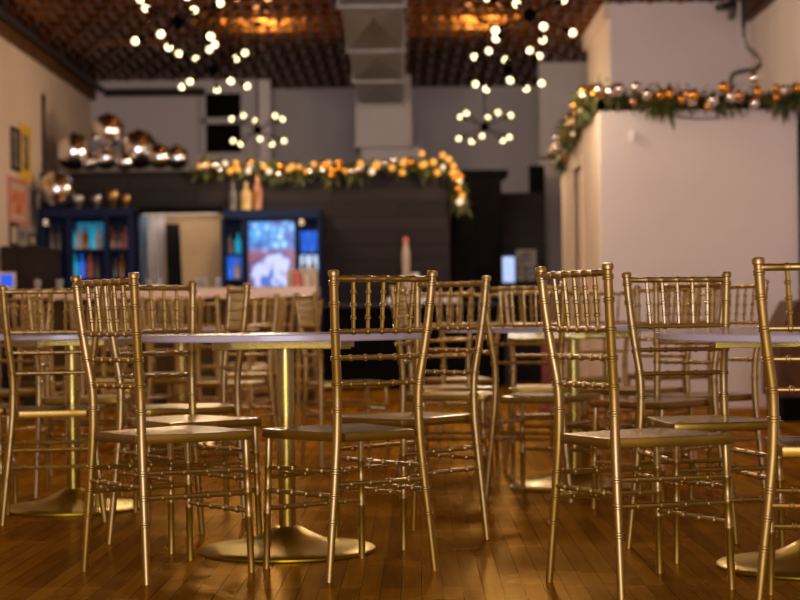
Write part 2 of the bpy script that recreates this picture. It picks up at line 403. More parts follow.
def seat_bm():
    bm = bmesh.new(); out = []
    cf = [(-.128, -.008), (-.139, .03), (-.163, .15), (-.184, .28), (-.193, .345), (-.193, .362), (-.187, .374), (-.172, .379), (-.09, .3875), (0, .390)]
    out = cf + [(-x, y) for x, y in reversed(cf[:-1])]
    def ring(k, z, dz=0):
        cy = .19
        return [bm.verts.new((x * k, cy + (y - cy) * k, z)) for x, y in out]
    rs = [ring(.95, .4115), ring(.995, .4125), ring(1.0, .415), ring(1.0, .4355), ring(.992, .4395), ring(.96, .4410), ring(.86, .4390), ring(.5, .4345)]
    n = len(out)
    for p, q in zip(rs, rs[1:]):
        for k in range(n):
            bm.faces.new((p[k], p[(k + 1) % n], q[(k + 1) % n], q[k]))
    bm.faces.new(list(reversed(rs[0]))); bm.faces.new(rs[-1])
    return bm
def make_chair():
    t = thing('chiavari_chair', '', 'chair', group='gold chiavari chairs around the tables')
    g = M['gold']
    link_mesh('seat', seat_bm(), M['seat'], t)
    for s in (-1, 1):
        link_mesh('back_post', post_bm(s), g, t)
        bm = bmesh.new()
        dowel(bm, fleg(s, 0), fleg(s, .42), .0112, [.175 / .42, .25 / .42, .32 / .42], 1.2)
        link_mesh('front_leg', bm, g, t)
    link_mesh('crest_rail', dowel(bmesh.new(), bpost(-1, .901), bpost(1, .901), 0.0097, [.5 + (i - 3) * .1525 for i in range(1, 6)], 1.2, .0035), g, t)
    fr = [.5 + (i - 3) * .1525 for i in range(1, 6)]
    for z, beads in ((.744, fr), (.665, (.16, .33, .5, .67, .84)), (.5855, (.16, .33, .5, .67, .84))):
        link_mesh('back_rail', dowel(bmesh.new(), bpost(-1, z), bpost(1, z), .0073, beads, 1.45, .0030), g, t)
    for i in range(1, 6):
        k = (i - 3) * .305
        p, q = bpost(1, .744), bpost(1, .901)
        link_mesh('spindle', dowel(bmesh.new(), (p.x * k, p.y, p.z), (q.x * k, q.y, q.z), .0070, (.26, .5, .75), 1.5, .0026, taper=.22, seg=8), g, t)
    for z in (.29, .19):
        link_mesh('stretcher', dowel(bmesh.new(), fleg(-1, z), fleg(1, z), .0079, (.18, .39, .61, .82), 1.4, .0032, seg=8), g, t)
    for s in (-1, 1):
        for z in (.32, .247):
            link_mesh('stretcher', dowel(bmesh.new(), fleg(s, z), bpost(s, z + .006), .0079, (.18, .39, .61, .82), 1.4, .0032, seg=8), g, t)
    link_mesh('stretcher', dowel(bmesh.new(), bpost(-1, .286), bpost(1, .286), .0079, (.18, .39, .61, .82), 1.4, .0032, seg=8), g, t)
    return t
chair0 = make_chair()
first = [True]
def chair(x, y, rz, label):
    if first[0]:
        first[0] = False
        chair0.location = (x, y, 0); chair0.rotation_euler = (0, 0, rz); chair0['label'] = label
        return chair0
    return dup(chair0, (x, y, 0), rz, label)

# ---------------------------------------------------------------- pedestal table
def make_table():
    t = thing('pedestal_table', '', 'table', group='round white tables on brass pedestals')
    R = .49
    link_mesh('tabletop', lathe(bmesh.new(), [(0, .712), (R - .004, .712), (R, .716), (R, .731), (R - .004, .735), (0, .735)], 72), M['tabletop'], t)
    bm = bmesh.new(); box(bm, -.30, .30, -.022, .022, .683, .712, .002); box(bm, -.022, .022, -.30, .30, .6835, .7115, .002)
    link_mesh('bracket', bm, M['brass'], t, False)
    link_mesh('pole', lathe(bmesh.new(), [(0, .06), (.029, .06), (.029, .69), (0, .69)], 28), M['brass'], t)
    link_mesh('base', lathe(bmesh.new(), [(0, 0), (.292, 0), (.297, .004), (.297, .010), (.292, .014), (.23, .021), (.18, .029), (.14, .039), (.105, .052), (.075, .067), (.05, .081), (.034, .088), (0, .088)], 56), M['satin_brass'], t)
    return t
table0 = make_table()
tf = [True]
def table(x, y, rz, label, dx=0, tilt=0):
    if tf[0]:
        tf[0] = False
        table0.location = (x, y, 0); table0.rotation_euler = (0, 0, rz); table0['label'] = label
    else:
        r = dup(table0, (x, y, 0), rz, label)
        for c in r.children:
            if c.name.startswith(('tabletop', 'bracket')): c.location.x = dx if c.name.startswith('tabletop') else 0; c.rotation_euler.x = tilt; c.location.z = -.004 if tilt else 0

table(-.388, 5.93, radians(45), 'round white table in the centre foreground on a flared brass pedestal')
table(-1.375, 7.36, radians(40), 'round white table at the far left whose brass base stands behind the left chairs')
table(1.265, 5.41, 0, 'round white table at the right edge, nearest us, its brass base cut off', .012, radians(1.1))
table(.79, 8.03, radians(0), 'round white table right of centre behind the foreground chairs, its bracket catching the light', -.10)
table(-1.37, 11.0, radians(20), 'blurred round white table in the middle distance in front of the wooden bar')
table(1.25, 10.6, radians(30), 'blurred round white table far right in front of the pale partition wall')

chair(-.0687, 5.334, .622, 'gold chiavari chair front and centre, its back to us, drawn up to the centre table')
chair(-.8688, 5.368, -.909, 'gold chiavari chair nearest on the left, back turned, facing right to the centre table')
chair(.5269, 5.004, -1.126, 'gold chiavari chair right of centre in front, seen from its side, facing right')
chair(1.1059, 4.497, -.259, 'gold chiavari chair cut off by the right edge, nearest of all, before the right table')
chair(.9506, 5.929, 3.385, 'gold chiavari chair facing us behind the right table top')
chair(-.8727, 6.293, -2.439, 'gold chiavari chair facing us behind the left front chair, back left of the centre table')
chair(-1.3554, 6.8375, .204, 'gold chiavari chair at the far left, back turned, before the left table')
chair(.1578, 6.308, 2.290, 'gold chiavari chair just right behind the centre front chair, facing left to the centre table')
chair(.5405, 7.475, -.465, 'gold chiavari chair with back turned at the table behind, left of the bright bracket')
chair(-.69, 7.12, 1.85, 'gold chiavari chair seen nearly edge on behind the centre table, facing left')
chair(-1.99, 7.25, -1.5, 'gold chiavari chair mostly cut off by the left edge, only its seat corner showing')
chair(-1.63, 8.02, -1.5, 'blurred gold chiavari chair side on behind the far left table, facing right')
chair(1.17, 7.23, 2.29, 'gold chiavari chair seen through the back of the chair behind the right table')
chair(1.44, 7.63, 2.05, 'blurred gold chiavari chair above the right table top, next to the right edge chair')
chair(1.25, 8.40, 2.30, 'blurred dark looking gold chair at the right of the table with the bright bracket')
chair(.715, 8.81, 3.14, 'bright yellow gold chair facing us beyond the table with the bright bracket')
chair(.03, 7.95, -1.70, 'gold chiavari chair seen edge on between the two chair backs at centre, facing right')
chair(.20, 8.9, 3.4, 'blurred gold chair at centre facing us in front of the black counter')
chair(.38, 9.7, .3, 'blurred gold chair at centre with its back to us, farthest before the black counter')
chair(1.08, 9.6, .15, 'blurred gold chair with its back to us before the farthest right table')
chair(1.72, 10.2, 1.9, 'blurred gold chair at the right side of the farthest right table, facing left')
chair(-.88, 9.95, 2.85, 'blurred gold chair with a bright seat edge, just left of the centre table pole')
chair(-1.32, 10.25, -.25, 'blurred gold chair with its back to us before the table in the middle distance')
chair(-1.95, 10.7, -1.3, 'blurred gold chair left of the table in the middle distance, facing right')
chair(-.80, 11.3, 1.7, 'blurred gold chair right of the table in the middle distance, facing left')
chair(-1.50, 11.65, 3.0, 'blurred gold chair facing us on the far side of the table in the middle distance')
chair(-.47, 9.45, -1.25, 'blurred gold chair side on just right of the centre table pole')
names = ['leftmost', 'second from the left', 'third from the left', 'fourth from the left', 'fifth from the left', 'sixth from the left', 'seventh from the left', 'rightmost']
for i, x in enumerate((-3.05, -2.72, -2.30, -1.98, -1.52, -1.05, -.93, -.70)):
    chair(x, 12.4 + .7 * (i % 3), (.3, -.5, 2.8, .9, -.2, 2.4, .5, 1.2)[i], names[i] + ' of the blurred gold chairs lined up before the wooden bar')
for i, (x, y, r, l) in enumerate(((-2.42, 9.3, .5, 'blurred gold chair seen through the spindles of the far left chair'), (-1.95, 9.0, 2.6, 'blurred gold chair facing us right behind the far left table pole'))):
    chair(x, y, r, l)

# ---------------------------------------------------------------- chandeliers
def chandelier(px, py, Y, phi, label, watts=85):
    c = at(px, py, Y)
    t = thing('sputnik_chandelier', label, 'chandelier', c, 0, 'sputnik chandeliers under the tin ceiling')
    R, Hh = .284, .125
    pl = bpy.data.lights.new('chandelier_light', 'POINT'); pl.energy = watts; pl.color = (1.0, 0.76, 0.50); pl.shadow_soft_size = .2
    lo = bpy.data.objects.new('chandelier_light', pl); C.objects.link(lo); lo.parent = t
    link_mesh('rod', sweep(bmesh.new(), [(0, 0, .03), (0, 0, ZC - c.z - .03)], .007, 8), M['lamp_black'], t)
    link_mesh('canopy', lathe(bmesh.new(), [(0, -.03), (.055, -.028), (.06, 0), (0, 0)], 20, (0, 0, ZC - c.z)), M['lamp_black'], t)
    link_mesh('hub', ball(bmesh.new(), (0, 0, 0), .045), M['lamp_black'], t)
    for k in range(10):
        up = k < 5
        a = radians(phi + (0 if up else 36) + 72 * (k % 5))
        d = Vector((R * sin(a), -R * cos(a), Hh if up else -Hh))
        arm = link_mesh('arm', sweep(bmesh.new(), [d * .1, d * .86], .0055, 6), M['lamp_black'], t)
        link_mesh('socket', sweep(bmesh.new(), [d * .76, d * .80, d * .94], [.010, .016, .016], 10), M['lamp_black'], arm)
        link_mesh('bulb', ball(bmesh.new(), d * 1.0, .0265, 12, 8), M['bulb'], arm)
chandelier(178, 22, 11.7, 20, 'nearest left chandelier, top of the picture left of the bright ceiling patch')
chandelier(213.5, 70, 14.4, 0, 'middle chandelier of the left row, below and right of the nearest left one')
chandelier(258, 130, 18.6, 45, 'farthest chandelier on the left, low before the pale column')
chandelier(530, 15, 11.7, 50, 'nearest right chandelier at the top edge of the picture')
chandelier(508, 70, 14.4, 36, 'middle chandelier of the right row, just below the nearest right one')
chandelier(485, 127, 18.6, 27, 'farthest chandelier on the right, low before the grey back wall')

chandelier(-40, -110, 8.6, 10, 'left row chandelier hanging above the foreground tables, out of the picture overhead', 45)
chandelier(575, -85, 8.6, 60, 'right row chandelier hanging above the foreground tables, out of the picture overhead', 45)

# ---------------------------------------------------------------- duct along the ceiling
zb = 3.50; Yd = [11.0, 13.1, 15.25, 17.8, 20.1, 22.3]
x0, x1 = -.49, .06
du = thing('air_duct', 'galvanized square air duct hanging along the ceiling at centre', 'duct', ((x0 + x1) / 2, Yd[0], zb))
hw = (x1 - x0) / 2
for a, b_ in zip(Yd, Yd[1:]):
    bm = bmesh.new(); ya, yb = a - Yd[0], b_ - Yd[0]
    # cross broken bottom: four facets meeting in a low point
    v = [bm.verts.new(p) for p in ((-hw, ya, 0), (hw, ya, 0), (hw, yb, 0), (-hw, yb, 0), (0, (ya + yb) / 2, .11),
                                   (-hw, ya, .36), (hw, ya, .36), (hw, yb, .36), (-hw, yb, .36))]
    for i, j in ((0, 1), (1, 2), (2, 3), (3, 0)): bm.faces.new((v[i], v[j], v[4]))
    bm.faces.new((v[1], v[2], v[7], v[6])); bm.faces.new((v[3], v[0], v[5], v[8])); bm.faces.new((v[5], v[6], v[7], v[8]))
    bm.faces.new((v[0], v[1], v[6], v[5])); bm.faces.new((v[2], v[3], v[8], v[7]))
    link_mesh('duct_section', bm, M['galv'], du, False)
    bm = B(-hw - .03, hw + .03, yb - .025, yb + .025, -.03, 0)
    box(bm, -hw - .03, -hw, yb - .025, yb + .025, 0, .38); box(bm, hw, hw + .03, yb - .025, yb + .025, 0, .38)
    link_mesh('flange', bm, M['galv'], du, False)
link_mesh('elbow', B(-hw - .05, hw + .12, 22.35 - Yd[0], 22.9 - Yd[0], -.55, .38, .02), M['wall_grey'], du, False)
pa, pb = at(362, 123, 23.0), at(421, 160, 23.0)
link_mesh('drop', B(pa.x - du.location.x, pb.x - du.location.x, 22.5 - Yd[0], 23.9 - Yd[0], -2.1, -.53), M['wall_grey'], du, False)

# ---------------------------------------------------------------- pipes
bm = bmesh.new(); sweep(bm, [(XL + .16, 8, 3.80), (XL + .16, 22.9, 3.80)], .035, 10)
p = tag(link_mesh('sprinkler_pipe', bm, M['black_metal']), 'dark sprinkler pipe running along the left brown cornice', 'pipe')
for y in (17.2, 18.6, 20.1, 21.6):
    link_mesh('pipe_hanger', B(XL + .14, XL + .18, y - .02, y + .02, 3.80, 3.93), M['black_metal'], p, False)
zq = at(150, 93, 22.9).z
tag(link_mesh('drain_pipe', sweep(bmesh.new(), [(XL + .2, 22.85, zq), (at(205, 93, 22.85).x, 22.85, zq)], .05, 10), M['black_metal']), 'dark horizontal pipe across the back left wall', 'pipe')
yq = 19.75
tag(link_mesh('wall_conduit', sweep(bmesh.new(), [(XL + .025, yq, 2.46), (XL + .025, yq, 3.35)], .02, 8), M['black_metal']), 'thin vertical conduit on the left wall above the disco balls', 'conduit')
Yc = 16.2
pts = [at(743, -20, Yc), at(744, 28, Yc), at(744.5, 38, Yc), at(748, 47, Yc), at(757, 56, Yc), at(760.5, 63, Yc), at(756, 69, Yc), at(744, 71, Yc), at(734, 74, Yc), at(731, 82, Yc), at(730, 100, Yc)]
cc = thing('flexible_conduit', 'black rod and bent flexible conduit at the top right of the lilac wall', 'conduit', pts[4])
o3 = Vector(pts[4])
link_mesh('drop_rod', sweep(bmesh.new(), [Vector(q) - o3 for q in (Vector((pts[0].x, Yc, ZC)), pts[1])], .022, 8), M['black_metal'], cc)
fine = []
for i in range(1, len(pts) - 1):
    for k in range(4):
        t = k / 4
        q0, q1, q2, q3 = pts[max(i - 1, 1)], pts[i], pts[i + 1], pts[min(i + 2, len(pts) - 1)]
        fine.append(.5 * ((2 * q1) + (q2 - q0) * t + (2 * q0 - 5 * q1 + 4 * q2 - q3) * t * t + (3 * q1 - q0 - 3 * q2 + q3) * t ** 3) - o3)
link_mesh('flex_tube', sweep(bmesh.new(), fine + [pts[-1] - o3], .021, 8), M['galv'], cc)
a = at(735, 5, Yc)
tag(link_mesh('junction_pipe', sweep(bmesh.new(), [a + Vector((-.15, 0, -.02)), a + Vector((.05, .3, .05)), a + Vector((.2, 1.2, .1))], .04, 8), M['black_metal']), 'short black pipe stub at the top right near the ceiling', 'pipe')

# ---------------------------------------------------------------- garlands
def garland(name, label, path, n_leaf, balls, origin, spread=.11, droop=.2, leaf=.16):
    t = thing(name, label, 'garland', origin, 0, 'Christmas garlands with ornaments')
    o = Vector(origin)
    L = [0]
    for p, q in zip(path, path[1:]): L.append(L[-1] + (q - p).length)
    def pos(s):
        s *= L[-1]
        for i in range(len(path) - 1):
            if s <= L[i + 1]: return path[i].lerp(path[i + 1], (s - L[i]) / (L[i + 1] - L[i]))
        return path[-1]
    bm = bmesh.new()
    for i in range(n_leaf):
        s = random.random(); c = pos(s) - o
        clump = .55 + .75 * abs(sin(s * 31) * sin(s * 13 + 1))
        if random.random() > clump: continue
        c = c + Vector((random.gauss(0, spread * .4), random.gauss(0, spread * .25), random.gauss(0, spread * .4)))
        d = Vector((random.gauss(0, 1), random.gauss(-.2, .7), random.gauss(-.55, .8))).normalized()
        ln = leaf * random.uniform(.5, 1.15) * clump
        if random.random() < droop: d = Vector((random.gauss(0, .3), random.gauss(-.2, .2), -1)).normalized(); ln *= 1.5
        side = d.cross(Vector((random.random() - .5, random.random() - .5, random.random() - .5))).normalized() * ln * .12
        mid = c + d * ln * .45
        bm.faces.new([bm.verts.new(q) for q in (c, mid + side, c + d * ln, mid - side)])
    link_mesh('foliage', bm, M['leaf'], t, False)
    for s, r, key, off in balls:
        c = pos(s) - o + Vector(off)
        link_mesh('ornament' if 'ball' in key else 'fairy_bulb', ball(bmesh.new(), c, r, 14, 9), M[key], t)
    return t
# on top of the bar wall
Yg = YS - .08
pth = [at(x, y, Yg) for x, y in ((196, 169), (206, 167), (230, 166), (270, 169), (310, 170), (350, 168), (390, 165), (420, 165), (447, 164), (456, 170), (459, 186), (461, 204))]
bl = []
for i in range(74):
    s = (i + random.random()) / 74
    key = random.choice(['fairy', 'fairy', 'fairy', 'fairy_white', 'silver_ball', 'gold_ball'])
    r = random.uniform(.026, .038) if 'fairy' in key else random.uniform(.035, .05)
    bl.append((s, r, key, (random.gauss(0, .03), -.10 + random.uniform(-.05, .02), random.gauss(-.01, .05))))
garland('lit_garland', 'glowing orange lit pine garland along the top of the dark bar wall', pth, 2200, bl, at(320, 168, Yg), .085, .15, .12)
# around the partition on the right
Yf = YP - .10; Xf = XP - .05
pf = [Vector((Xf, y, z)) for y, z in ((17.9, 2.36), (17.3, 2.44), (16.6, 2.52), (15.6, 2.60), (14.9, 2.66))] + [at(x, y, Yf) for x, y in ((601, 90), (625, 94), (650, 96), (680, 97), (705, 98), (735, 98), (765, 96), (790, 95), (812, 95))]
bl = []
for i in range(84):
    s = (i + random.random()) / 84
    key = random.choice(['gold_ball', 'gold_ball', 'silver_ball', 'silver_ball', 'copper_ball', 'fairy' if s < .5 else 'gold_ball', 'fairy_white' if s < .6 else 'silver_ball'])
    r = random.uniform(.018, .024) if 'fairy' in key else random.uniform(.036, .055)
    dense = s < .62
    bl.append((s, r, key, (random.gauss(-.04 if dense else 0, .03), random.uniform(-.15, -.06), random.gauss(-.005, .042))))
garland('ornament_garland', 'pine garland with gold and silver baubles along the top of the pale partition', pf, 3000, bl, at(600, 94, Yf), .095, .2, .115)
wire = [at(x, y, YP - .01) for x, y in ((654, 111), (668, 114), (684, 118), (700, 119), (720, 118))]
tag(link_mesh('hanging_wire', sweep(bmesh.new(), wire, .006, 6), M['black_metal']), 'thin dark wire sagging on the partition under the garland', 'wire')
c = at(633, 136, YP)
tag(link_mesh('wall_hook', B(c.x - .018, c.x + .018, YP - .03, YP, c.z - .045, c.z + .04, .008), M['whitecloth']), 'small white hook on the pale partition wall', 'hook')

# ---------------------------------------------------------------- disco balls
def disco(px, py, r, Y, label):
    c = at(px, py, Y)
    t = thing('disco_ball', label, 'disco ball', c, random.random(), 'mirrored disco balls above the bar')
    bm = ball(bmesh.new(), (0, 0, 0), r, 40, 22)
    link_mesh('mirror_ball', bm, M['mirror'], t, False)
    link_mesh('cap', lathe(bmesh.new(), [(.0, .012), (.028, .012), (.03, -.012), (0, -.012)], 14, (0, 0, r)), M['black_metal'], t)
def rest(px, r, Y): return None
Ydb = 19.82
disco(74, 152, .21, Ydb, 'leftmost mirrored disco ball of those lying on top of the bar wall')
disco(108, 131, .19, Ydb + .05, 'topmost mirrored disco ball, resting on the others above the bar wall')
disco(106, 158, .13, Ydb - .04, 'mirrored disco ball directly below the topmost one')
disco(90, 162, .095, Ydb - .2, 'small mirrored disco ball between the leftmost one and the one below the top')
disco(139, 150, .22, Ydb + .1, 'largest mirrored disco ball in the middle of those on the bar wall')
disco(125, 162, .105, Ydb - .16, 'small mirrored disco ball in front of the largest one')
disco(160, 157, .135, Ydb - .17, 'mirrored disco ball second from the right on the bar wall')
disco(177, 158, .135, Ydb + .08, 'rightmost round mirrored disco ball on the bar wall')
disco(57, 189.5, .195, 19.2, 'mirrored disco ball standing alone on the navy cabinet at the left wall')

# ---------------------------------------------------------------- back bar
YK = 19.25
def rect(px0, px1, py0, py1, Y):
    a, b = at(px0, py0, Y), at(px1, py1, Y)
    return a.x, b.x, b.z, a.z
xa, xb, _, zt = rect(39, 134, 209, 300, YK)
xa = max(xa, XL + .02)
cab = thing('navy_cabinet', 'navy blue glass fronted cabinet at the left end behind the bar', 'cabinet', ((xa + xb) / 2, YK, 0))
ox = cab.location.x
bm = B(xa - ox, xb - ox, .0, .33, 0, .95); box(bm, xa - ox, xb - ox, .28, .33, .95, zt)
box(bm, xa - ox, xb - ox, -.03, .33, zt - .09, zt)
for x in (xa, at(67, 250, YK).x, at(104, 250, YK).x, xb - .06): box(bm, x - ox, x - ox + .06, 0, .28, .95, zt - .09)
link_mesh('carcass', bm, M['navy'], cab, False)
for i, z in enumerate((1.25, 1.57)):
    link_mesh('shelf', B(xa - ox + .05, xb - ox - .05, .03, .28, z - .012, z + .012), M['navy'], cab, False)
def bottle_prof(r, h):
    return [(0, 0), (r, 0), (r, h * .58), (r * .8, h * .66), (r * .34, h * .75), (r * .32, h * .97), (r * .4, h * .975), (r * .4, h), (0, h)]
def bottle(name, x, y, z, r, h, key, label, cap='black_metal', group='bottles behind the bar', cat='bottle'):
    t = thing(name, label, cat, (x, y, z), 0, group)
    link_mesh('glass_body', lathe(bmesh.new(), bottle_prof(r, h), 16), M[key], t)
    link_mesh('cap', lathe(bmesh.new(), [(0, 0), (r * .43, 0), (r * .43, h * .07), (0, h * .07)], 12, (0, 0, h * .975)), M[cap], t)
    return t
# bottles in the navy cabinet, teal lit behind the middle door
lp = at(86, 230, YK)
link_mesh('lit_back_panel', B(at(70, 0, YK).x - ox, at(103, 0, YK).x - ox, .265, .279, 1.60, 1.88), mat('teal_light_panel', (0.02, 0.2, 0.3), 0.5, emit=(0.0, 0.28, 0.5), estr=.38), cab, False)
pos_w = {0: 'left', 1: 'middle', 2: 'right'}
specs = [(44, 1.582, 'greybottle'), (52, 1.582, 'greybottle'), (59, 1.582, 'greybottle'), (74.5, 1.582, 'tealbottle'), (80, 1.582, 'cream'), (86, 1.582, 'amber'), (93.5, 1.582, 'tealbottle'), (99, 1.582, 'cream'),
         (113, 1.582, 'amber'), (120, 1.582, 'greybottle'), (126, 1.582, 'pink'),
         (45, 1.262, 'bluelit'), (51, 1.262, 'bluelit'), (57, 1.262, 'cream'), (75, 1.262, 'tealbottle'), (82, 1.262, 'bluelit'), (90, 1.262, 'pink'), (97, 1.262, 'greybottle'), (115, 1.262, 'greybottle'), (122, 1.262, 'amber')]
col = {'greybottle': 'grey', 'tealbottle': 'glowing teal', 'cream': 'cream', 'amber': 'amber', 'pink': 'pink', 'bluelit': 'glowing blue'}
cnt = {}
rank = ['leftmost', 'second', 'third', 'fourth', 'fifth', 'sixth', 'seventh']
for px, z, key in specs:
    k = (key, z); cnt[k] = cnt.get(k, -1) + 1
    bottle('bottle', at(px, 250, YK + .15).x, YK + .15, z, random.uniform(.035, .043), random.uniform(.22, .28), key,
           f"{rank[cnt[k]]} {col[key]} bottle on the {'upper' if z > 1.5 else 'lower'} shelf of the navy cabinet")
# gold cups and shakers on the cabinet top
for px, r, h, key, lab in ((78, .075, .15, 'old_silver', 'round silver cup on the navy cabinet beside the lone disco ball'), (97, .06, .15, 'old_silver', 'silver cup in the middle of the cups on the navy cabinet'),
                      (113, .075, .2, 'old_gold', 'taller gold cup on the navy cabinet, second from the right'), (126, .06, .15, 'old_gold', 'gold cup at the right end of the navy cabinet top')):
    t = thing('metal_cup', lab, 'cup', (at(px, 209, YK + .12).x, YK + .12, zt), 0, 'metal cups on the navy cabinet')
    link_mesh('bowl', lathe(bmesh.new(), [(0, .02), (r * .5, .025), (r * .95, h * .5), (r, h * .8), (r * .85, h), (r * .8, h), (0, h * .3)], 18), M[key], t)
    link_mesh('foot', lathe(bmesh.new(), [(0, 0), (r * .7, 0), (r * .6, .015), (r * .4, .025), (0, .025)], 18), M[key], t)

# niche between the cabinets: beige back, curtains and a black garment
xa2, xb2, _, zt2 = rect(139, 222, 211, 300, YK)
nb = thing('wall_niche', 'beige backed niche in the bar wall between the two navy cabinets', 'niche', ((xa2 + xb2) / 2, YK, 0))
ox = nb.location.x
link_mesh('back_panel', B(xa2 - ox, xb2 - ox, .30, .34, .9, zt2), M['beige'], nb, False)
bm = B(xa2 - ox, xb2 - ox, .0, .34, zt2 - .02, zt2 + .04)
link_mesh('top_board', bm, M['black'], nb, False)
link_mesh('ledge', B(xa2 - ox, xb2 - ox, 0, .34, 0, .9), M['black'], nb, False)
sl = thing('strip_lamp', 'slim warm strip lamp under the top board of the beige niche', 'lamp', ((xa2 + xb2) / 2, YK + .03, zt2 - .03))  # added lamp, put in only to brighten the dark niche
link_mesh('housing', B(-.42, .42, -.012, .012, -.005, .012), M['black_metal'], sl, False)
link_mesh('diffuser', B(-.41, .41, -.009, .009, -.010, -.005), mat('lit_strip', (.5, .4, .3), .4, emit=(1, .78, .55), estr=1.2), sl, False)
al = bpy.data.lights.new('strip_light', 'AREA'); al.shape = 'RECTANGLE'; al.size = .8; al.size_y = .03; al.energy = 1.3; al.color = (1, .82, .66)
ao = bpy.data.objects.new('strip_light', al); C.objects.link(ao); ao.parent = sl; ao.location = (0, 0, -.014); ao.rotation_euler = (radians(32), 0, 0)
def cloth(name, x0t, x1t, x0b, x1b, zt, zb, y, key, label, cat, folds=5, amp=.03, group=None):
    bm = bmesh.new(); nx, nz = 40, 10; g = []
    cx = (x0b + x1b) / 2
    for j in range(nz + 1):
        t = j / nz; row = []
        for i in range(nx + 1):
            s = i / nx
            x = (x0t + (x1t - x0t) * s) * (1 - t) + (x0b + (x1b - x0b) * s) * t
            row.append(bm.verts.new((x - cx, amp * sin(s * folds * 2 * pi) * (.4 + .6 * t), (zt - zb) * (1 - t))))
        g.append(row)
    for j in range(nz):
        for i in range(nx): bm.faces.new((g[j][i], g[j][i + 1], g[j + 1][i + 1], g[j + 1][i]))
    bmesh.ops.solidify(bm, geom=bm.faces[:], thickness=.012)
    return tag(link_mesh(name, bm, M[key], loc=(cx, y, zb)), label, cat, group)
X = lambda px: at(px, 250, YK + .2).x
cloth('curtain', X(140), X(150), X(141), X(146), zt2 - .03, .905, YK + .13, 'bluecloth', 'pale blue curtain hanging at the left of the beige niche', 'curtain', 3)
cloth('curtain', X(143), X(166), X(151), X(163), zt2 - .03, .905, YK + .20, 'whitecloth', 'white curtain hanging in the beige niche beside the black garment', 'curtain', 4)
gm = cloth('garment', X(167), X(181), X(168), X(184), zt2 - .14, .905, YK + .12, 'blackcloth', 'black garment hanging in the beige niche', 'garment', 4, .025)
bm = sweep(bmesh.new(), [((X(167) + X(181)) / 2 - gm.location.x, 0, zt2 - .14 - .905), ((X(167) + X(181)) / 2 - gm.location.x, 0, zt2 - .02 - .905)], .006, 6)
link_mesh('hanger', bm, M['galv'], gm)

